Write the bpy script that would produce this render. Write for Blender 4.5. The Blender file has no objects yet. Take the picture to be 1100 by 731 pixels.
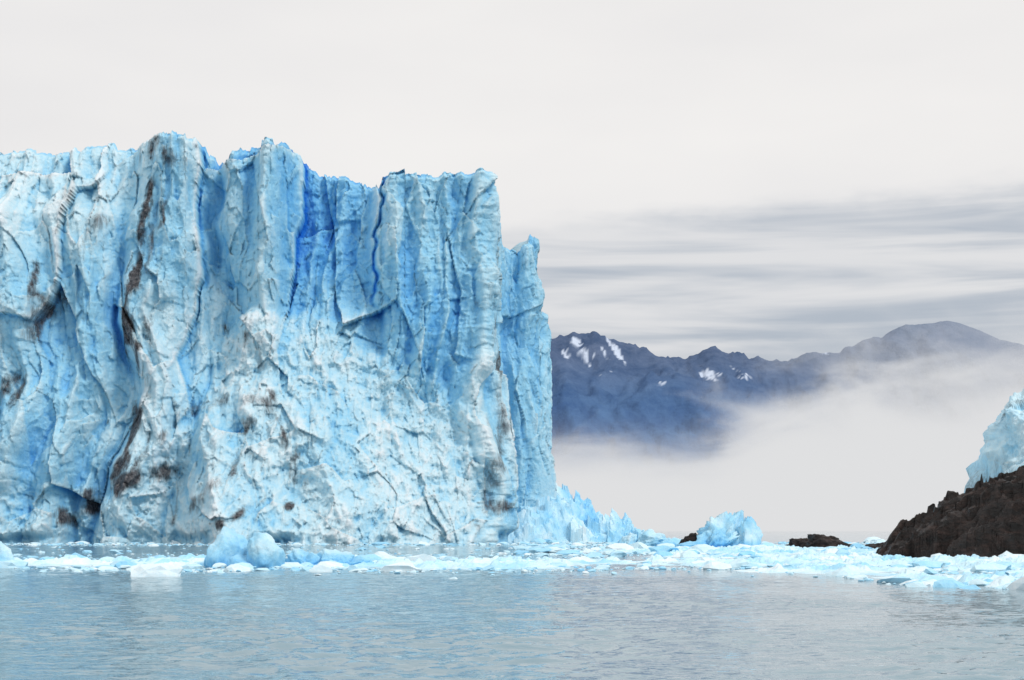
import bpy, math, numpy as np
rng = np.random.default_rng(7)
F = 1744.0; CH = 2.2; HZ = 567.0

# ------------------------------------------------------------------ noise
def _h(ix, iy, iz, seed):
    n = (ix.astype(np.int64)*374761393 + iy.astype(np.int64)*668265263 + iz.astype(np.int64)*2147483647 + seed*974634777) & 0xffffffff
    n = ((n ^ (n >> 13)) * 1274126177) & 0xffffffff
    n = ((n ^ (n >> 16)) * 2246822519) & 0xffffffff
    n = n ^ (n >> 15)
    return (n & 0xffffff) / float(0xffffff)
def vnoise(x, y, z=None, seed=0):
    x = np.asarray(x, float); y = np.asarray(y, float)
    x, y = np.broadcast_arrays(x, y)
    if z is None:
        ix = np.floor(x); iy = np.floor(y); fx = x-ix; fy = y-iy
        fx = fx*fx*fx*(fx*(fx*6-15)+10); fy = fy*fy*fy*(fy*(fy*6-15)+10)
        zz = np.zeros_like(ix)
        a = _h(ix, iy, zz, seed); b = _h(ix+1, iy, zz, seed); c = _h(ix, iy+1, zz, seed); d = _h(ix+1, iy+1, zz, seed)
        return ((a*(1-fx)+b*fx)*(1-fy) + (c*(1-fx)+d*fx)*fy)*2-1
    ix = np.floor(x); iy = np.floor(y); iz = np.floor(z)
    fx = x-ix; fy = y-iy; fz = z-iz
    fx = fx*fx*(3-2*fx); fy = fy*fy*(3-2*fy); fz = fz*fz*(3-2*fz)
    r = 0
    for dx in (0, 1):
        for dy in (0, 1):
            for dz in (0, 1):
                w = (fx if dx else 1-fx)*(fy if dy else 1-fy)*(fz if dz else 1-fz)
                r = r + w*_h(ix+dx, iy+dy, iz+dz, seed)
    return r*2-1
def fbm(x, y, z=None, seed=0, o=5, g=0.5):
    s = 0; a = 1; t = 0
    for i in range(o):
        k = 2.03**i
        s = s + a*vnoise(x*k+i*17.3, y*k+i*9.1, None if z is None else z*k+i*5.7, seed+i*13); t += a; a *= g
    return s/t*1.6
def ridged(x, y, seed=0, o=4, g=0.5):
    s = 0; a = 1; t = 0
    for i in range(o):
        k = 2.03**i
        s = s + a*(1-2.2*np.abs(vnoise(x*k+i*7.3, y*k+i*3.1, None, seed+i*13))); t += a; a *= g
    return s/t
def facet(u, v, seed=0, off=0.6):
    iu = np.floor(u); iv = np.floor(v)
    best = np.full(u.shape, 1e9); val = np.zeros(u.shape)
    z = np.zeros_like(iu)
    for a in (-1, 0, 1):
        for b in (-1, 0, 1):
            cu = iu+a; cv = iv+b
            x = cu+_h(cu, cv, z, seed); y = cv+_h(cu, cv, z+1, seed)
            d = (u-x)**2+(v-y)**2
            m = d < best
            va = (_h(cu, cv, z+2, seed)*2-1)*1.3*(u-x)+(_h(cu, cv, z+3, seed)*2-1)*1.3*(v-y)+(_h(cu, cv, z+4, seed)*2-1)*off
            best = np.where(m, d, best); val = np.where(m, va, val)
    return val
def cusp(u, v, seed=0):
    # melt cusps: hollow cells meeting in sharp ridges (distance to nearest cell centre)
    iu = np.floor(u); iv = np.floor(v); best = np.full(u.shape, 1e9); z = np.zeros_like(iu)
    for a in (-1, 0, 1):
        for b in (-1, 0, 1):
            cu = iu+a; cv = iv+b
            d = (u-cu-_h(cu, cv, z, seed))**2+(v-cv-_h(cu, cv, z+1, seed))**2
            best = np.minimum(best, d)
    return np.sqrt(best)*2-1
def sstep(a, b, x):
    t = np.clip((x-a)/(b-a), 0, 1); return t*t*(3-2*t)
def box(a, r, ax):
    n = a.shape[ax]; p = np.pad(a, [(r+1, r) if i == ax else (0, 0) for i in range(a.ndim)], mode='edge')
    c = np.cumsum(p, axis=ax)
    hi = np.take(c, range(2*r+1, 2*r+1+n), axis=ax); lo = np.take(c, range(0, n), axis=ax)
    return (hi-lo)/(2*r+1)
def blur(a, r):
    for _ in range(2):
        a = box(box(a, r, 0), r, 1)
    return a
def polydist(px, py, pts):
    best = np.full(px.shape, 1e9)
    for (x0, y0), (x1, y1) in zip(pts[:-1], pts[1:]):
        dx, dy = x1-x0, y1-y0
        t = np.clip(((px-x0)*dx+(py-y0)*dy)/(dx*dx+dy*dy), 0, 1)
        best = np.minimum(best, np.hypot(px-x0-t*dx, py-y0-t*dy))
    return best

# ------------------------------------------------------------------ mesh helpers
def mesh_obj(name, verts, faces, mat, smooth=True, attrs=None, parent=None):
    verts = np.asarray(verts, np.float32).reshape(-1, 3); faces = np.asarray(faces, np.int32)
    me = bpy.data.meshes.new(name); k = faces.shape[1]
    me.vertices.add(len(verts)); me.vertices.foreach_set('co', verts.ravel())
    me.loops.add(faces.size); me.loops.foreach_set('vertex_index', faces.ravel())
    me.polygons.add(len(faces)); me.polygons.foreach_set('loop_start', np.arange(0, faces.size, k, dtype=np.int32))
    me.polygons.foreach_set('use_smooth', np.full(len(faces), smooth))
    me.update(calc_edges=True); me.validate()
    if attrs:
        for an, av in attrs.items():
            at = me.attributes.new(an, 'FLOAT', 'POINT'); at.data.foreach_set('value', np.asarray(av, np.float32).ravel())
    ob = bpy.data.objects.new(name, me); bpy.context.scene.collection.objects.link(ob)
    me.materials.append(mat)
    if parent: ob.parent = parent
    return ob
def grid_faces(ny, nx, flip=False):
    i = np.arange(ny-1)[:, None]*nx+np.arange(nx-1)[None, :]
    f = np.stack([i, i+1, i+nx+1, i+nx], -1).reshape(-1, 4)
    return f[:, ::-1] if flip else f

# ------------------------------------------------------------------ materials
def new_mat(name):
    m = bpy.data.materials.new(name); m.use_nodes = True
    nt = m.node_tree; nt.nodes.clear()
    return m, nt
def math_n(nt, op, a, b=None, c=None, clamp=False):
    n = nt.nodes.new('ShaderNodeMath'); n.operation = op; n.use_clamp = clamp
    for i, v in enumerate((a, b, c)):
        if v is None: continue
        if isinstance(v, (int, float)): n.inputs[i].default_value = v
        else: nt.links.new(v, n.inputs[i])
    return n.outputs[0]
def ramp(nt, fac, stops):
    n = nt.nodes.new('ShaderNodeValToRGB'); e = n.color_ramp.elements
    while len(e) < len(stops): e.new(0.5)
    for i, (p, c) in enumerate(stops):
        e[i].position = p; e[i].color = (*c, 1) if len(c) == 3 else c
    nt.links.new(fac, n.inputs[0]); return n.outputs[0]
def mix(nt, f, a, b):
    n = nt.nodes.new('ShaderNodeMix'); n.data_type = 'RGBA'
    for s, v in ((n.inputs[0], f), (n.inputs[6], a), (n.inputs[7], b)):
        if isinstance(v, (int, float)): s.default_value = v
        elif isinstance(v, tuple): s.default_value = (*v, 1)
        else: nt.links.new(v, s)
    return n.outputs[2]
def noise_n(nt, vec, scale, detail=5, rough=0.55, dist=0.0):
    n = nt.nodes.new('ShaderNodeTexNoise'); n.inputs['Scale'].default_value = scale
    n.inputs['Detail'].default_value = detail; n.inputs['Roughness'].default_value = rough; n.inputs['Distortion'].default_value = dist
    if vec is not None: nt.links.new(vec, n.inputs['Vector'])
    return n.outputs['Fac']
def mapping(nt, vec, scale, rot=(0, 0, 0)):
    n = nt.nodes.new('ShaderNodeMapping'); n.inputs['Scale'].default_value = scale; n.inputs['Rotation'].default_value = rot
    nt.links.new(vec, n.inputs['Vector']); return n.outputs[0]
def smooth_n(nt, v, a, b):
    n = nt.nodes.new('ShaderNodeMapRange'); n.interpolation_type = 'SMOOTHSTEP'
    n.inputs['From Min'].default_value = a; n.inputs['From Max'].default_value = b
    nt.links.new(v, n.inputs['Value']); return n.outputs[0]

def ice_material(name, fine=1.0, bumpd=0.25, bias=0.0, nvar=0.45):
    m, nt = new_mat(name)
    tc = nt.nodes.new('ShaderNodeTexCoord').outputs['Object']
    ab = nt.nodes.new('ShaderNodeAttribute'); ab.attribute_name = 'blue'
    ad = nt.nodes.new('ShaderNodeAttribute'); ad.attribute_name = 'dirt'
    n1 = noise_n(nt, mapping(nt, tc, (1, 1, 0.4)), 0.3*fine, 5, 0.62, 0.4)
    n2 = noise_n(nt, tc, 2.0*fine, 4, 0.7)
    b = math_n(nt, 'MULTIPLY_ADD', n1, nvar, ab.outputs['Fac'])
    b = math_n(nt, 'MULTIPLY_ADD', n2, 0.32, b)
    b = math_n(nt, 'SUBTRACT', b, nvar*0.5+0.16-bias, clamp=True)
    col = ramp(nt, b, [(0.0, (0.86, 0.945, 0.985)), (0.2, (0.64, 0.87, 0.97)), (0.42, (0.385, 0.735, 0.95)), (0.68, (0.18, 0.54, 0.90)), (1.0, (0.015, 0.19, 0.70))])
    n3 = noise_n(nt, mapping(nt, tc, (1, 1, 0.16)), 1.5*fine, 7, 0.78, 0.5)
    d = math_n(nt, 'MULTIPLY', ad.outputs['Fac'], 1.35)
    d = math_n(nt, 'ADD', d, n3)
    d = smooth_n(nt, d, 0.87, 1.40)
    dc = ramp(nt, n2, [(0.38, (0.042, 0.044, 0.052)), (0.52, (0.12, 0.12, 0.13)), (0.7, (0.27, 0.265, 0.27))])
    col = mix(nt, d, col, dc)
    p = nt.nodes.new('ShaderNodeBsdfPrincipled'); nt.links.new(col, p.inputs['Base Color'])
    p.inputs['Roughness'].default_value = 0.4; p.inputs['IOR'].default_value = 1.31
    p.inputs['Specular IOR Level'].default_value = 0.22
    hb = noise_n(nt, mapping(nt, tc, (1, 1, .7)), 2.2*fine, 6, 0.68)
    bu = nt.nodes.new('ShaderNodeBump'); bu.inputs['Distance'].default_value = bumpd; bu.inputs['Strength'].default_value = 0.85
    nt.links.new(hb, bu.inputs['Height']); nt.links.new(bu.outputs[0], p.inputs['Normal'])
    o = nt.nodes.new('ShaderNodeOutputMaterial'); nt.links.new(p.outputs[0], o.inputs[0])
    return m
ICE = ice_material('glacier_ice', 1.0, 0.38)
BERG = ice_material('berg_ice', 2.5, 0.10)
BRASH = ice_material('brash_ice', 4.0, 0.03, nvar=.3)

def rock_material(name, dark=(0.006, 0.005, 0.005), mid=(0.026, 0.014, 0.011), light=(0.11, 0.07, 0.06), sc=1.0):
    m, nt = new_mat(name)
    tc = nt.nodes.new('ShaderNodeTexCoord').outputs['Object']
    n1 = noise_n(nt, mapping(nt, tc, (1, 1, 2.5), (0.3, 0.5, 0)), 0.7*sc, 9, 0.75, 0.5)
    col = ramp(nt, n1, [(0.42, dark), (0.54, mid), (0.70, light)])
    p = nt.nodes.new('ShaderNodeBsdfPrincipled'); nt.links.new(col, p.inputs['Base Color']); p.inputs['Roughness'].default_value = 0.42
    hb = noise_n(nt, mapping(nt, tc, (1, 1, 2.0), (0.3, 0.5, 0)), 1.6*sc, 10, 0.75, 0.3)
    bu = nt.nodes.new('ShaderNodeBump'); bu.inputs['Distance'].default_value = 0.6; nt.links.new(hb, bu.inputs['Height'])
    nt.links.new(bu.outputs[0], p.inputs['Normal'])
    o = nt.nodes.new('ShaderNodeOutputMaterial'); nt.links.new(p.outputs[0], o.inputs[0])
    return m
ROCK = rock_material('dark_rock')

# ------------------------------------------------------------------ GLACIER
path = np.array([(-190, 215), (-77, 238), (-3.6, 243), (-1.6, 247), (-0.9, 254), (1.0, 253), (4.6, 256), (5.9, 262), (6.0, 275), (3, 430)], float)
seg = np.hypot(*np.diff(path, axis=0).T); cum = np.concatenate([[0], np.cumsum(seg)])
sf = np.arange(0, cum[-1], 0.1)
fx = np.interp(sf, cum, path[:, 0]); fy = np.interp(sf, cum, path[:, 1])
def g1(a, r):
    for _ in range(3):
        p = np.pad(a, (r, r), mode='reflect', reflect_type='odd'); a = np.convolve(p, np.ones(2*r+1)/(2*r+1), 'valid')
    return a
fx = g1(fx, 6); fy = g1(fy, 6)
s_vis0 = np.interp(-84, fx[:int(cum[2]/0.1)], sf[:int(cum[2]/0.1)]); s_vis1 = cum[8]+4
ss = np.concatenate([np.arange(0, s_vis0, 0.6), np.arange(s_vis0, s_vis1, 0.125), np.arange(s_vis1, sf[-1], 0.6)])
X = np.interp(ss, sf, fx); Y = np.interp(ss, sf, fy)
nxs = g1(fx, 12); nys = g1(fy, 12)
tx = np.gradient(nxs); ty = np.gradient(nys); L = np.hypot(tx, ty)
NX = np.interp(ss, sf, ty/L); NY = np.interp(ss, sf, -tx/L)
s_c = cum[2]
SU = 524 + (ss-s_c)/0.1395      # arc length measured in reference units of 0.14 m
tp = [(-900, 160), (-100, 140), (0, 149), (60, 149), (95, 146), (112, 146), (118, 142), (123, 151), (135, 149), (158, 148), (185, 155), (222, 155), (226, 165), (246, 176), (252, 162), (280, 158), (295, 160), (308, 155), (322, 163), (345, 176), (375, 186), (403, 193), (407, 202), (411, 188), (440, 190), (470, 194), (500, 191), (520, 189), (530, 189), (545, 203), (565, 216), (590, 235), (603, 262), (622, 268), (640, 263), (648, 252), (655, 256), (664, 292), (690, 335), (760, 360), (1200, 350), (2400, 350)]
tp = np.array(tp, float)
TPY = np.interp(SU, tp[:, 0], tp[:, 1])
H = CH+(HZ-TPY)*Y/F
jag = facet(SU/15, np.zeros_like(SU)+.3, 5)*0.8+fbm(SU/9, np.zeros_like(SU), seed=3, o=4)*0.35+0.35*np.abs(fbm(SU/4, np.zeros_like(SU), seed=13, o=2))
H = H+jag*np.interp(SU, [100, 200, 330, 420, 600, 640], [0.6, .85, 1.1, .6, .7, 1.0])
NR = 430
t = np.linspace(0, 1, NR)[:, None]
z0 = -2.5
Z = z0+(H[None, :]-z0)*t
U = np.broadcast_to(SU[None, :], Z.shape)
V = HZ-(Z-CH)*F/np.broadcast_to(Y[None, :], Z.shape)
n_a = fbm(U/75, V/110, seed=21, o=3); n_b = fbm(U/22, V/40, seed=22, o=3)
wU = U+11*n_a+1.8*n_b
wV = V+9*fbm(U/80, V/80, seed=23, o=2)
d = 5.5*(1-t)**1.6
def curve(pts, q): p = np.array(pts, float); return np.interp(q, p[:, 0], p[:, 1])
def tent(c, w): return np.clip(1-np.abs(wU-c)/w, 0, 1)
# left tower
edge = curve([(200, 30), (250, 40), (320, 52), (420, 60), (580, 36)], V)
q = U+6*n_a
lt = sstep(13, -13, q-edge)*sstep(194, 240, V+3*n_a)
d = d+5.0*lt
d = d-0.085*np.clip(235-V, 0, 200)*sstep(190, 120, U)
# buttress
c = curve([(150, 118), (250, 112), (400, 92), (580, 62)], V)
d = d+5.0*tent(c, 44)*sstep(160, 250, V)
# dirty column
c = curve([(140, 188), (300, 180), (420, 182), (500, 170), (580, 150)], V)
d = d+7.5*tent(c, 40)**0.8*(0.5+0.5*sstep(150, 400, V))
c = curve([(140, 152), (300, 146), (420, 152), (580, 110)], V)
d = d-2.6*np.exp(-((wU-c)/8)**2)*(0.4+0.6*sstep(-.3, .4, vnoise(U/50, V/60, seed=8)))
# flutes (irregular)
fl = sstep(190, 205, U)*sstep(312, 290, U)*sstep(480, 330, V)
d = d+fl*3.2*ridged(wU/46, V/420, seed=9, o=2)
c = curve([(150, 300), (250, 290), (340, 276)], V)
d = d+3.5*np.exp(-((wU-c)/15)**2)*sstep(370, 290, V)
c = curve([(150, 240), (340, 226)], V)
d = d-3.0*np.exp(-((wU-c)/6)**2)*sstep(330, 230, V)
# recess
rc = sstep(300, 330, U)*sstep(408, 392, U)*sstep(370, 310, V)
d = d-4.0*rc
# fissure
cf = curve([(190, 411), (230, 409), (260, 404), (345, 402)], V)+3*vnoise(U*0, V/12, seed=4)
fis = np.exp(-((U-cf)/(3.0+1.4*vnoise(U*0, V/20, seed=6)))**2)*sstep(350, 300, V)
d = d-1.5*fis
# block
bl = sstep(408, 418, U)*sstep(535, 520, U)*sstep(430, 360, V)
d = d+bl*(0.018*(U-412))+2.2*sstep(404, 412, U)*bl
d = d+2.5*np.exp(-((wU-455)/22)**2)*sstep(240, 330, V)*sstep(450, 390, V)
d = d+3.5*np.exp(-((wU-510)/14)**2)*sstep(370, 405, V)
# apron
al = curve([(150, 520), (215, 440), (250, 350), (290, 318), (340, 330), (400, 350), (440, 376), (500, 440), (520, 560), (540, 640)], U)
ap = np.clip(V-al+16*fbm(U/40, V/40, seed=31, o=3), 0, 400)
apm = sstep(0, 30, ap)*sstep(530, 500, U)
d = d+0.078*ap*sstep(540, 490, U)*sstep(150, 230, U)
# lower ridges
c = curve([(400, 222), (470, 228), (580, 280)], V)
d = d+5.5*tent(c, 34)*sstep(390, 470, V)
c = curve([(380, 300), (580, 380)], V)
d = d+3.2*tent(c, 30)*sstep(400, 470, V)
d = d+3.8*tent(curve([(400, 60), (580, 0)], V), 26)*sstep(370, 460, V)
d = d-2.8*np.exp(-((wU-curve([(380, 128), (470, 108), (580, 92)], V))/9)**2)*sstep(400, 470, V)
# right dirty ridge columns
rr = sstep(500, 515, U)*sstep(600, 560, U)
d = d+rr*1.6*ridged(wU/22, V/300, seed=35, o=2)
tower = sstep(600, 615, U)
k = 1-0.7*apm
kb = k*(1-0.4*np.clip(bl+rc, 0, 1))*(1-.75*tower)
aU = wU*0.85-wV*0.5; aV = wV*0.85+wU*0.5
d = d+kb*2.9*facet(wU/70, wV/200, 40, .5)
d = d+kb*1.6*ridged(wU/64, wV/420, seed=41, o=2)
d = d+k*1.6*cusp(wU/32, wV/150, 43)
d = d+k*0.85*cusp(wU/15, wV/60, 42)
d = d+k*0.9*facet(wU/24, wV/62, 49, .45)
d = d+apm*(1.8*fbm(aU/60, aV/90, seed=61, o=2)+1.0*facet(aU/32, aV/46, 62, .35)+0.8*ridged(aU/42, aV/160, seed=63, o=2)+.40*cusp(aU/12, aV/15, 64))
d = d+0.33*facet(wU/9, wV/18, 44)
d = d+0.16*facet(U/5, V/6, 45)
d = d+(0.20+0.34*apm)*fbm(U/10, V/13, seed=46, o=5, g=0.66)
d = d+0.10*ridged(U/120, (V+U*.08)/7, seed=48, o=2)*(1-apm)*(0.3+bl+rc)
d = d-2.6*sstep(2.0, 0.5, Z+0.5*fbm(U/25, U*0, seed=50, o=3))*sstep(-0.1, 0.35, vnoise(U/45, U*0+3, seed=51)+0.15)
d = d-1.2*sstep(0.985, 1.0, t)
side = sstep(512, 552, U)*(1-tower)
d = d*(1-0.5*side)-1.7*side
d = np.where(U > 656, np.clip(d*.7-.4, -3, 0.4)+.35*fbm(U/10, V/12, seed=58, o=3), np.where(U > 607, np.clip(d*.8, -3, 3), d))
XX = X[None, :]+NX[None, :]*d; YY = Y[None, :]+NY[None, :]*d
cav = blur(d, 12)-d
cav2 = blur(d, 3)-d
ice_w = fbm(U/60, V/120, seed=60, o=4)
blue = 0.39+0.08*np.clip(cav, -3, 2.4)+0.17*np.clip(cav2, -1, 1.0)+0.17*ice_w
blue += 0.13*sstep(285, 320, U)*sstep(400, 320, V)*sstep(640, 560, U)
blue += 0.04*bl
blue -= 0.12*sstep(215, 150, U)*sstep(300, 190, V)
blue -= 0.12*apm
blue += 0.40*fis
blue += 0.02*tower
dirt = np.zeros_like(U)
dU = U+8*fbm(U/14, V/24, seed=70, o=4); dV = V
for pts, w, s in [
    ([(165, 150), (185, 175), (172, 215), (158, 280), (150, 340), (158, 400), (160, 450), (140, 510), (95, 550)], 9, .54),
    ([(165, 160), (195, 180)], 18, .46),
    ([(150, 300), (148, 360), (156, 420)], 6, .68),
    ([(185, 215), (172, 300), (175, 420), (172, 520)], 8, .44),
    ([(150, 520), (190, 470), (215, 440), (260, 432), (300, 440), (320, 500), (345, 530)], 11, .43),
    ([(300, 430), (318, 470), (340, 525)], 7, .56),
    ([(520, 310), (530, 370), (528, 440), (520, 500), (505, 565)], 12, .52),
    ([(545, 330), (560, 400), (552, 500)], 12, .48),
    ([(62, 290), (52, 400), (10, 480), (-20, 520)], 11, .48),
    ([(0, 460), (40, 395)], 10, .48),
    ([(225, 550), (265, 510), (280, 460)], 9, .48),
    ([(90, 555), (120, 540), (150, 520), (200, 505)], 13, .60),
    ([(260, 565), (300, 548), (320, 545)], 7, .60),
    ([(60, 350), (95, 300), (120, 240)], 9, .42),
    ([(240, 350), (275, 370), (285, 400)], 9, .44),
    ([(200, 440), (215, 500), (200, 560)], 8, .46),
]:
    dirt = np.maximum(dirt, s*np.exp(-(polydist(dU, dV, pts)/w)**2))
dirt = dirt+0.10*np.clip(cav2, 0, 1)*sstep(260, 190, U)+0.12*sstep(1.6, 0.4, Z)+0.12*sstep(230, 150, U)*sstep(320, 200, V)
dirt = dirt*(0.85+0.6*vnoise(U/9, V/30, seed=77))
NC = 46
q = (np.linspace(0, 1, NC+1)[1:]**2)[:, None]
dep = q*110
sc_ = np.where(SU > 560, 0.25, 1)[None, :]
CX = XX[-1][None, :]-NX[None, :]*dep*sc_
CY = YY[-1][None, :]-NY[None, :]*dep*sc_
CZ = np.repeat(Z[-1][None, :], NC, 0)-q*6-0.8*np.abs(fbm(CX/5, CY/5, seed=80, o=4))*sstep(0, 0.02, q)-0.03*dep
GX = np.vstack([XX, CX]); GY = np.vstack([YY, CY]); GZ = np.vstack([Z, CZ])
B = np.vstack([blue, np.full(CX.shape, 0.15)]); D = np.vstack([dirt, np.full(CX.shape, 0.1)])
V3 = np.stack([GX, GY, GZ], -1).reshape(-1, 3)
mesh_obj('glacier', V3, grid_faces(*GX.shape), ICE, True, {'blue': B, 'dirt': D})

# ------------------------------------------------------------------ blobs
import bmesh
_ico = {}
def ico(sub):
    if sub not in _ico:
        bm = bmesh.new(); bmesh.ops.create_icosphere(bm, subdivisions=sub, radius=1)
        _ico[sub] = (np.array([v.co[:] for v in bm.verts]), np.array([[v.index for v in f.verts] for f in bm.faces])); bm.free()
    return _ico[sub]
def shard(c, s, seed, sub=5, cuts=16, cmin=0.55, n=0.06, nf=2.5, sq=1.0, tilt=0.0):
    v, f = ico(sub); v = v.copy(); r = np.random.default_rng(seed)
    if sq != 1: v = np.sign(v)*np.abs(v)**sq
    for i in range(cuts):
        nn = r.normal(size=3); nn /= np.linalg.norm(nn); dd = r.uniform(cmin, 0.95)
        e = np.clip(v@nn-dd, 0, None); v -= e[:, None]*nn*0.95
    v /= np.abs(v).max(0)
    if n:
        rr = fbm(v[:, 0]*nf+seed, v[:, 1]*nf, v[:, 2]*nf, seed=seed, o=5 if sub > 3 else 2, g=0.6)
        v = v*(1+n*2*rr)[:, None]
    v[:, 0] += tilt*v[:, 2]
    return v*np.array(s)+np.array(c), f
def join(parts):
    vs = []; fs = []; o = 0
    for v, f in parts: vs.append(v); fs.append(f+o); o += len(v)
    return np.vstack(vs), np.vstack(fs)
def ice_obj(name, parts, mat=BERG, base=0.18, smooth=True, dirt=None):
    v, f = join(parts)
    b = base+0.18*fbm(v[:, 0]*.6, v[:, 1]*.6, v[:, 2]*.6, seed=5, o=3)+0.25*sstep(1.2, 0.0, v[:, 2])
    dd = np.zeros(len(v)) if dirt is None else dirt(v)
    return mesh_obj(name, v, f, mat, smooth, {'blue': b, 'dirt': dd})
def W(px, Yd): return (px-550)*Yd/F

Yb = 91
ice_obj('iceberg', [shard((W(241, Yb), Yb, 0.4), (1.25, 1.2, 1.85), 11, cuts=26, n=.09, sq=.8, tilt=.12, cmin=.5),
                    shard((W(288, Yb), Yb-.5, 0.35), (1.15, 1.2, 1.65), 12, cuts=20, n=.07, sq=.85, tilt=-.08),
                    shard((W(264, Yb), Yb-.6, 0.0), (1.0, 1.0, 0.7), 14, cuts=14, n=.06),
                    shard((W(325, Yb), Yb+2, 0.0), (1.4, 1.1, 1.1), 13, cuts=18, n=.16),
                    shard((W(352, Yb), Yb+2, 0.0), (1.4, 1.1, 1.0), 19, cuts=18, n=.16),
                    shard((W(376, Yb), Yb+2, 0.0), (1.2, 1.1, .6), 20, cuts=18, n=.12)], base=.32)
Yb = 100
ice_obj('iceberg', [shard((W(2, Yb), Yb, 0.2), (.9, 1.0, 1.3), 15, cuts=18, n=.1), shard((W(-24, Yb), Yb, 0.1), (1.5, 1.2, .8), 16)])
Yb = 170
ice_obj('iceberg', [shard((W(779, Yb), Yb, .4), (3.1, 2.2, 3.4), 27, cuts=34, n=.22, nf=3, cmin=.4, tilt=.2),
                    shard((W(768, Yb), Yb-1, .4), (2.0, 1.5, 2.3), 28, cuts=34, n=.2, nf=3, cmin=.4, tilt=.5),
                    shard((W(806, Yb), Yb-.5, .2), (1.4, 1.4, 3.0), 23, cuts=22, n=.17),
                    shard((W(752, Yb), Yb-1, 0), (2.8, 1.5, 1.1), 24, cuts=20, n=.15)], base=.40)
Yb = 186
ice_obj('iceberg', [shard((W(699, Yb), Yb, .2), (3.0, 2, 1.6), 31, cuts=22, n=.14), shard((W(676, Yb), Yb+1, .1), (1.2, 1.5, 1.5), 32, cuts=22, n=.1),
                    shard((W(722, Yb), Yb-1, 0), (1.8, 1.5, 1.1), 33, cuts=22, n=.12)], base=.3)
for i, (px, Yd, w, h) in enumerate([(742, 172, 1.4, 1.5), (862, 168, 1.7, 1.0), (888, 164, 2.3, 1.5), (944, 156, 1.7, .9), (962, 150, 1.4, .8), (920, 160, 1.0, .6)]):
    v, f = shard((W(px, Yd), Yd, .1), (w, w*.7, h), 50+i, cuts=20, n=.16); mesh_obj('boulder', v, f, ROCK, True)
# rock headland
gx = np.arange(25, 68, 0.09); gy = np.arange(104, 140, 0.12); GX, GY = np.meshgrid(gx, gy)
wx = GX+0.6*fbm(GX/3, GY/3, seed=90)
Hs = np.interp(wx, [25.5, 27, 27.6, 28.6, 29.8, 31.2, 33, 34.6, 37.2, 42, 50, 60, 67], [-2, -.3, .4, 1.2, 2.2, 3.2, 4.0, 5.2, 5.9, 6.6, 7.0, 5, -2])
wid = np.interp(GX, [26, 30, 40, 60], [2.5, 7, 12, 12])
prof = 1-np.abs((GY-120+1.2*fbm(GX/4, GY/4, seed=91))/wid)**2.2
Hh = np.where(prof > 0, Hs*np.clip(prof, 0, 1)**.55, prof*4)
Hh = Hh+0.8*facet(GX/3.2+GY/9, GY/1.7, 92)+0.35*facet(GX/1.2, GY/.8, 93)+0.45*ridged(GX/6+GY/8, GY/1.6, seed=94, o=3)*sstep(-1, 1.5, Hh)-0.3+0.18*fbm(GX/.5, GY/.5, seed=95)
mesh_obj('rock_headland', np.stack([GX, GY, np.clip(Hh, -2, 20)], -1).reshape(-1, 3), grid_faces(*GX.shape), ROCK, True)
# ice cliff on the rock
Yb = 129
ice_obj('ice_cliff', [shard((46.4, Yb+4, 5.6), (8.9, 8, 8.9), 61, sub=7, cuts=40, cmin=.95, n=.05, nf=6, sq=.4, tilt=.10),
                      shard((41.4, Yb-1, 3.6), (4.3, 4, 5.2), 62, sub=6, cuts=26, n=.12, nf=4, tilt=.2),
                      shard((58, Yb+5, 6), (7, 7, 10), 63, sub=6, cuts=26, n=.08)], mat=BERG, base=.26,
        dirt=lambda v: 0.18+0.26*sstep(10, 5.5, v[:, 2]))

# rubble fan
gx = np.arange(-3, 24, 0.1); gy = np.arange(238, 285, 0.16); GX, GY = np.meshgrid(gx, gy)
Hs = np.interp(GX+.6*fbm(GX/2, GY/2, seed=98), [-3, 2, 6, 9, 12, 16, 19, 21, 23], [6, 9, 8.6, 7.2, 5.2, 3.6, 2.6, 1.0, -1.5])
prof = 1-np.abs((GY-260)/np.interp(GX, [0, 12, 23], [15, 12, 5]))**1.7
Hh = np.where(prof > 0, Hs*np.clip(prof, 0, 1)**.8, prof*3)
Hh = Hh+(1.4*facet(GX/3.0, GY/3.0, 96)+0.7*facet(GX/1.3, GY/1.3, 97)+.3*fbm(GX/.8, GY/.8, seed=99))*sstep(-.8, 1, Hh)
bb = 0.34+0.2*fbm(GX/3, GY/3, seed=101, o=3)-0.08*facet(GX/1.6, GY/1.6, 96)
mesh_obj('ice_rubble', np.stack([GX, GY, Hh-.2], -1).reshape(-1, 3), grid_faces(*GX.shape), BERG, False, {'blue': bb, 'dirt': bb*0})

# ------------------------------------------------------------------ floating ice
Fp = [(-200, 605), (0, 607), (100, 612), (220, 613), (450, 613), (600, 612), (700, 611), (800, 613), (900, 617), (1000, 627), (1100, 632), (1400, 640)]
Bp = [(-200, 603), (0, 603), (60, 600), (200, 599), (400, 598), (600, 598), (650, 593), (700, 588), (800, 588), (1400, 588)]
def msk(px, py):
    return np.minimum(py-curve(Bp, px), curve(Fp, px)-py)
gx = np.arange(-46, 56, 0.14); gy = np.arange(54, 184, 0.26); GX, GY = np.meshgrid(gx, gy)
px = 550+F*GX/GY; py = HZ+F*CH/GY
m = np.clip(msk(px, py)/2.5, -3, 1.4)
m = m-1.35+2.0*fbm(GX/7, GY/9, seed=110, o=5, g=.65)+0.3*np.where((px > 700), 1, 0)
Hh = np.clip(m, -1, 1)*0.08+sstep(0, 1.2, m)*np.clip(fbm(GX/1.2, GY/1.4, seed=111, o=5, g=.65)*.42+.05, 0, 1)
parts_v = [np.stack([GX, GY, Hh-0.02], -1).reshape(-1, 3)]
q = grid_faces(*GX.shape)
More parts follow.
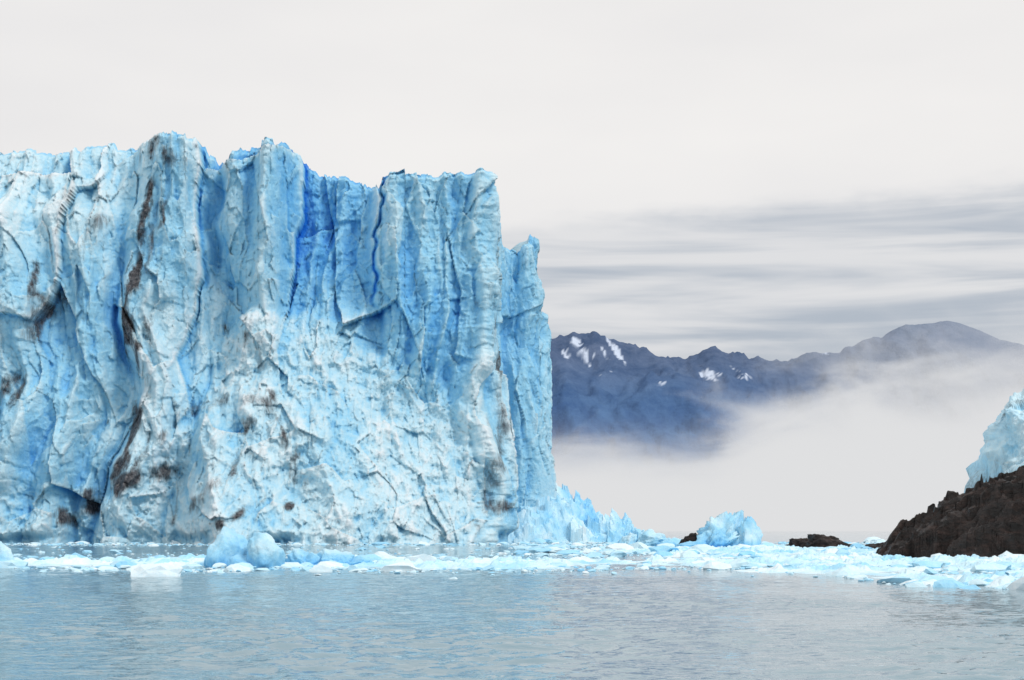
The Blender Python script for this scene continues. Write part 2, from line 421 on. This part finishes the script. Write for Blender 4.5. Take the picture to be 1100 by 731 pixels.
keep = (Hh.ravel()[q] > -0.06).any(1); q = q[keep]
tri = np.vstack([q[:, [0, 1, 2]], q[:, [0, 2, 3]]]); parts_f = [tri]
o = len(parts_v[0])
bl_ = [0.24+0.2*fbm(GX/2, GY/2, seed=112, o=3).ravel()]
v1, f1 = ico(2)
def chunk(x, y, s, fl=.65):
    global o
    v = v1*rng.uniform(.6, 1.2, 3)
    for i in range(7):
        nn = rng.normal(size=3); nn /= np.linalg.norm(nn); e = np.clip(v@nn-rng.uniform(.35, .75), 0, None); v = v-e[:, None]*nn
    v = v*(1+.09*rng.normal(size=(len(v), 1)))
    v = v*s*np.array([1.5, 1.2, fl])+np.array([x, y, s*rng.uniform(-.2, .15)])
    parts_v.append(v); parts_f.append(f1+o); o += len(v)
    bl_.append(np.full(len(v), rng.uniform(.05, .5)))
n = 0
while n < 2700:
    px = rng.uniform(-60, 1180); py = rng.uniform(588, 633)
    mm = float(msk(np.array(px), np.array(py)))
    if mm < -1 + rng.exponential(1) * -1.2: continue
    Yd = F*CH/(py-HZ); x = W(px, Yd)
    if vnoise(np.array(x/6), np.array(Yd/8), seed=110) < 0.0: 
        if rng.uniform() > .15: continue
    chunk(x, Yd, min(.8, 0.10*rng.pareto(1.9)+0.06)); n += 1
for i in range(900):
    px = rng.uniform(-40, 700); Yd = rng.uniform(200, 228) if px < 560 else rng.uniform(185, 250)
    chunk(W(px, Yd), Yd, min(.8, 0.14*rng.pareto(2.5)+.10))
for i in range(900):
    px = rng.uniform(560, 1000); Yd = rng.uniform(125, 240)
    chunk(W(px, Yd), Yd, min(1.3, 0.18*rng.pareto(1.8)+.12))
for i in range(300):
    px = rng.uniform(-20, 640); Yd = rng.uniform(105, 200)
    chunk(W(px, Yd), Yd, min(.5, 0.1*rng.pareto(2.2)+.06))
v = np.vstack(parts_v); f = np.vstack(parts_f); bl_ = np.concatenate(bl_)
mesh_obj('floating_ice', v, f, BRASH, False, {'blue': bl_, 'dirt': np.zeros(len(v))})

# ------------------------------------------------------------------ water
m, nt = new_mat('lake_water')
tc = nt.nodes.new('ShaderNodeTexCoord').outputs['Object']
p = nt.nodes.new('ShaderNodeBsdfPrincipled')
p.inputs['Base Color'].default_value = (0.22, 0.335, 0.395, 1); p.inputs['Roughness'].default_value = 0.03; p.inputs['IOR'].default_value = 1.333
w1 = noise_n(nt, mapping(nt, tc, (0.6, 1.0, 1)), 3.5, 3, 0.6, 0.3)
bu = nt.nodes.new('ShaderNodeBump'); bu.inputs['Distance'].default_value = 0.045; bu.inputs['Strength'].default_value = 0.8
nt.links.new(w1, bu.inputs['Height']); nt.links.new(bu.outputs[0], p.inputs['Normal'])
oo = nt.nodes.new('ShaderNodeOutputMaterial'); nt.links.new(p.outputs[0], oo.inputs[0])
xs = np.concatenate([[-15000, -6000, -2000, -600, -250, -150], np.arange(-100, -34, 1.0), np.arange(-34, 34, 0.15), np.arange(34, 100, 1.0), [150, 250, 600, 2000, 6000, 15000]])
ys = np.concatenate([[-4000, -1000, -300, -100, -40, 0], np.arange(10, 20, .5), np.arange(20, 75, 0.11), np.arange(75, 130, .3), np.arange(130, 300, 1.2), [400, 600, 1000, 2000, 5000, 15000]])
GX, GY = np.meshgrid(xs, ys)
a = 1/(1+np.exp(np.clip((GY-240)/20, -50, 50)))*sstep(105, 60, np.abs(GX))*sstep(0, 18, GY)
a = a*(0.5+1.0*sstep(60, 22, GY))
patch = 0.2+0.9*sstep(-.5, .5, fbm(GX/12, GY/20, seed=140, o=3))
wav = 0.028*ridged(GX/1.4+GY/5, GY/.95, seed=141, o=2)+0.040*fbm(GX/.8+3, GY/.6, seed=142, o=3, g=.6)+0.03*vnoise(GX/5, GY/2.6, seed=143)
mesh_obj('water', np.stack([GX, GY, wav*a*patch-0.02], -1).reshape(-1, 3), grid_faces(*GX.shape), m, True)

# ------------------------------------------------------------------ mountains
k = 6000/F
rp = [(-1200, 380), (-300, 330), (200, 350), (540, 372), (595, 357), (612, 355), (622, 360), (640, 355), (655, 362), (680, 368), (705, 377), (735, 380), (755, 374), (768, 370), (782, 378), (830, 382), (865, 378), (900, 376), (930, 366), (955, 354), (980, 345), (1010, 341), (1030, 343), (1048, 350), (1075, 362), (1100, 367), (1200, 376), (1500, 350), (2400, 400)]
rp = np.array(rp, float)
gx = np.arange(-5200, 5200, 8.0); gy = np.linspace(4700, 7400, 260); GX, GY = np.meshgrid(gx, gy)
pxx = 550+GX/k
RH = CH+(HZ-np.interp(pxx, rp[:, 0], rp[:, 1]))*k-10
tt = np.clip((GY-4700)/1300, 0, 1); back = np.clip((GY-6000)/1400, 0, 1)
prof = tt**1.15*(1-back**1.2)
wx = GX+120*fbm(GX/500, GY/500, seed=120, o=3)
er = ridged(wx/330, GY/900, seed=121, o=5, g=.55)
rg = sstep(1000, 930, pxx)
Hh = RH*prof+er*100*np.sin(np.clip(tt, 0, 1)*math.pi)**.8+(4+12*rg)*fbm(GX/60, GY/80, seed=122, o=4)*sstep(0, .3, tt)
Hh = Hh+8*ridged(GX/40, GY/200, seed=125, o=3)*sstep(.7, 1, tt)*rg
sn = np.zeros_like(GX)
pyy = HZ-(Hh-CH)*F/GY; pxr = 550+F*GX/GY
for (cx, cz, rx, rz, s) in [(645, 380, 28, 16, .98), (622, 366, 10, 8, .85), (768, 400, 22, 8, .95), (712, 410, 14, 5, .9), (798, 405, 12, 7, .9), (750, 404, 8, 4, .85), (880, 378, 16, 4, .7), (606, 380, 7, 8, .7), (655, 398, 14, 6, .85)]:
    sn = np.maximum(sn, np.exp(-((pxr-cx)/rx)**2-((pyy-cz)/rz)**2)*s)
sn = sstep(.49, .59, sn*.62+.45*fbm(GX/34+GY/110, GY/150+GX/90, seed=124, o=5, g=.7))*sstep(.08, .3, sn)
m, nt = new_mat('hazed_mountain_rock')
tc = nt.nodes.new('ShaderNodeTexCoord').outputs['Object']
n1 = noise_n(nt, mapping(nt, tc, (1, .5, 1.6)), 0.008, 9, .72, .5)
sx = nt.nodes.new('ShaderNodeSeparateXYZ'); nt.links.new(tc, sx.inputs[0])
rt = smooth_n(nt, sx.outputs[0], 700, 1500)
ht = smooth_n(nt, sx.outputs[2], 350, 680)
cA = ramp(nt, n1, [(0.35, (0.05, 0.115, 0.265)), (0.65, (0.09, 0.185, 0.36))])  # blue aerial haze painted into the rock colour, no volume over the slopes
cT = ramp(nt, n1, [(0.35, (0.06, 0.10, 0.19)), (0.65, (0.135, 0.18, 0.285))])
cB = ramp(nt, n1, [(0.3, (0.19, 0.24, 0.33)), (0.7, (0.27, 0.31, 0.40))])  # paler grey haze tint, painted in for the right-hand hills
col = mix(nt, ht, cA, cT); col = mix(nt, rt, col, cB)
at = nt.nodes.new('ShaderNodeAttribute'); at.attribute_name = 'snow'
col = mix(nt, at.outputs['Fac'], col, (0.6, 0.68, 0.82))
p = nt.nodes.new('ShaderNodeBsdfPrincipled'); nt.links.new(col, p.inputs['Base Color']); p.inputs['Roughness'].default_value = 1; p.inputs['Specular IOR Level'].default_value = 0.0
bu = nt.nodes.new('ShaderNodeBump'); bu.inputs['Distance'].default_value = 14; nt.links.new(noise_n(nt, tc, .02, 6, .65), bu.inputs['Height']); nt.links.new(bu.outputs[0], p.inputs['Normal'])
oo = nt.nodes.new('ShaderNodeOutputMaterial'); nt.links.new(p.outputs[0], oo.inputs[0])
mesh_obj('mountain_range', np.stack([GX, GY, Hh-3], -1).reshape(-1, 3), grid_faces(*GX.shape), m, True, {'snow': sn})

# ------------------------------------------------------------------ fog bank volumes (self-glowing)
def glow_fog_mat(name, build, rate):
    m, nt = new_mat(name)
    tc = nt.nodes.new('ShaderNodeTexCoord').outputs['Object']
    sx = nt.nodes.new('ShaderNodeSeparateXYZ'); nt.links.new(tc, sx.inputs[0])
    den = build(nt, tc, *sx.outputs)
    va = nt.nodes.new('ShaderNodeVolumeAbsorption'); va.inputs['Color'].default_value = (0, 0, 0, 1); nt.links.new(den, va.inputs['Density'])
    em = nt.nodes.new('ShaderNodeEmission'); em.inputs['Color'].default_value = (0.74, 0.745, 0.755, 1); nt.links.new(den, em.inputs['Strength'])  # emission stands in for skylight scattered by the fog
    ad = nt.nodes.new('ShaderNodeAddShader'); nt.links.new(va.outputs[0], ad.inputs[0]); nt.links.new(em.outputs[0], ad.inputs[1])
    oo = nt.nodes.new('ShaderNodeOutputMaterial'); nt.links.new(ad.outputs[0], oo.inputs['Volume'])
    try: m.cycles.volume_step_rate = rate
    except Exception: pass
    return m
def den_far(nt, tc, x, y, z):
    nz = noise_n(nt, mapping(nt, tc, (1, .5, 2.4), (0, 0.3, 0)), 0.0032, 4, .62, .6)
    rise = smooth_n(nt, x, 250, 950)
    top = math_n(nt, 'MULTIPLY_ADD', rise, 260, 125)
    top = math_n(nt, 'MULTIPLY_ADD', math_n(nt, 'SUBTRACT', nz, 0.5), 900, top)
    den = smooth_n(nt, math_n(nt, 'SUBTRACT', top, z), -60, 280)
    return math_n(nt, 'MULTIPLY', den, 0.005)
def den_near(nt, tc, x, y, z):
    a = smooth_n(nt, y, 480, 1200); b = smooth_n(nt, z, 60, 2)
    return math_n(nt, 'MULTIPLY', math_n(nt, 'MULTIPLY', a, b), 0.011)
def fog_box(x0, x1, y0, y1, z0, z1, m):
    vb = [(x0, y0, z0), (x1, y0, z0), (x1, y1, z0), (x0, y1, z0), (x0, y0, z1), (x1, y0, z1), (x1, y1, z1), (x0, y1, z1)]
    fb = [[3, 2, 1, 0], [4, 5, 6, 7], [0, 1, 5, 4], [1, 2, 6, 5], [2, 3, 7, 6], [3, 0, 4, 7]]
    mesh_obj('fog_bank', vb, fb, m, False)
fog_box(-1500, 3600, 3000, 4600, 1, 760, glow_fog_mat('fog', den_far, 1.4))
fog_box(-1500, 2500, 470, 2900, .3, 62, glow_fog_mat('low_fog', den_near, 0.7))

# ------------------------------------------------------------------ world
sun_dir = np.array([0.52, -0.52, 0.80]); sun_dir /= np.linalg.norm(sun_dir)
elev = math.asin(sun_dir[2]); az = math.atan2(sun_dir[0], sun_dir[1])
w = bpy.data.worlds.new('World'); bpy.context.scene.world = w; w.use_nodes = True
nt = w.node_tree; nt.nodes.clear()
sky = nt.nodes.new('ShaderNodeTexSky'); sky.sky_type = 'NISHITA'; sky.sun_disc = False; sky.sun_elevation = elev; sky.sun_rotation = az
b1 = nt.nodes.new('ShaderNodeBackground'); b1.inputs[1].default_value = 0.10; nt.links.new(sky.outputs[0], b1.inputs[0])
tc = nt.nodes.new('ShaderNodeTexCoord').outputs['Generated']
sx = nt.nodes.new('ShaderNodeSeparateXYZ'); nt.links.new(tc, sx.inputs[0])
n2 = noise_n(nt, mapping(nt, tc, (2, 2, 6)), 1.2, 4, .5)
n0 = noise_n(nt, mapping(nt, tc, (9, 9, 26)), 1.8, 4, .55)
zt = math_n(nt, 'MULTIPLY_ADD', sx.outputs[0], -0.06, sx.outputs[2])
zt = math_n(nt, 'MULTIPLY_ADD', math_n(nt, 'SUBTRACT', n0, 0.5), 0.03, zt)
n1 = noise_n(nt, mapping(nt, tc, (2.6, 2.6, 34), (0, -0.03, 0)), 1.7, 4, .5, .4)
band = math_n(nt, 'MULTIPLY', smooth_n(nt, zt, 0.192, 0.168), smooth_n(nt, zt, 0.04, 0.10))
f1_ = math_n(nt, 'MULTIPLY', math_n(nt, 'MULTIPLY_ADD', smooth_n(nt, n1, 0.34, 0.64), 0.75, 0.25), band)
pale = ramp(nt, n2, [(0.3, (0.80, 0.79, 0.795)), (0.7, (0.92, 0.90, 0.88))])
col = mix(nt, f1_, pale, (0.45, 0.50, 0.57))
b2 = nt.nodes.new('ShaderNodeBackground'); b2.inputs[1].default_value = 1.0; nt.links.new(col, b2.inputs[0])
ms = nt.nodes.new('ShaderNodeMixShader'); ms.inputs[0].default_value = 0.96
nt.links.new(b1.outputs[0], ms.inputs[1]); nt.links.new(b2.outputs[0], ms.inputs[2])
oo = nt.nodes.new('ShaderNodeOutputWorld'); nt.links.new(ms.outputs[0], oo.inputs[0])

from mathutils import Vector
l = bpy.data.lights.new('sun', 'SUN'); l.energy = 1.5; l.angle = math.radians(14); l.color = (1, .98, .95)
lo = bpy.data.objects.new('sun', l); bpy.context.scene.collection.objects.link(lo)
lo.rotation_euler = Vector(sun_dir).to_track_quat('Z', 'Y').to_euler()

# ------------------------------------------------------------------ camera
cam = bpy.data.cameras.new('camera'); co = bpy.data.objects.new('camera', cam); bpy.context.scene.collection.objects.link(co)
co.location = (0, 0, CH); co.rotation_euler = (math.radians(90), 0, 0)
cam.sensor_width = 36; cam.lens = 36*F/1100; cam.shift_y = (HZ-365.5)/1100
cam.clip_start = 0.5; cam.clip_end = 40000
bpy.context.scene.camera = co
s = bpy.context.scene
s.view_settings.view_transform = 'Standard'; s.view_settings.look = 'None'; s.view_settings.exposure = 0
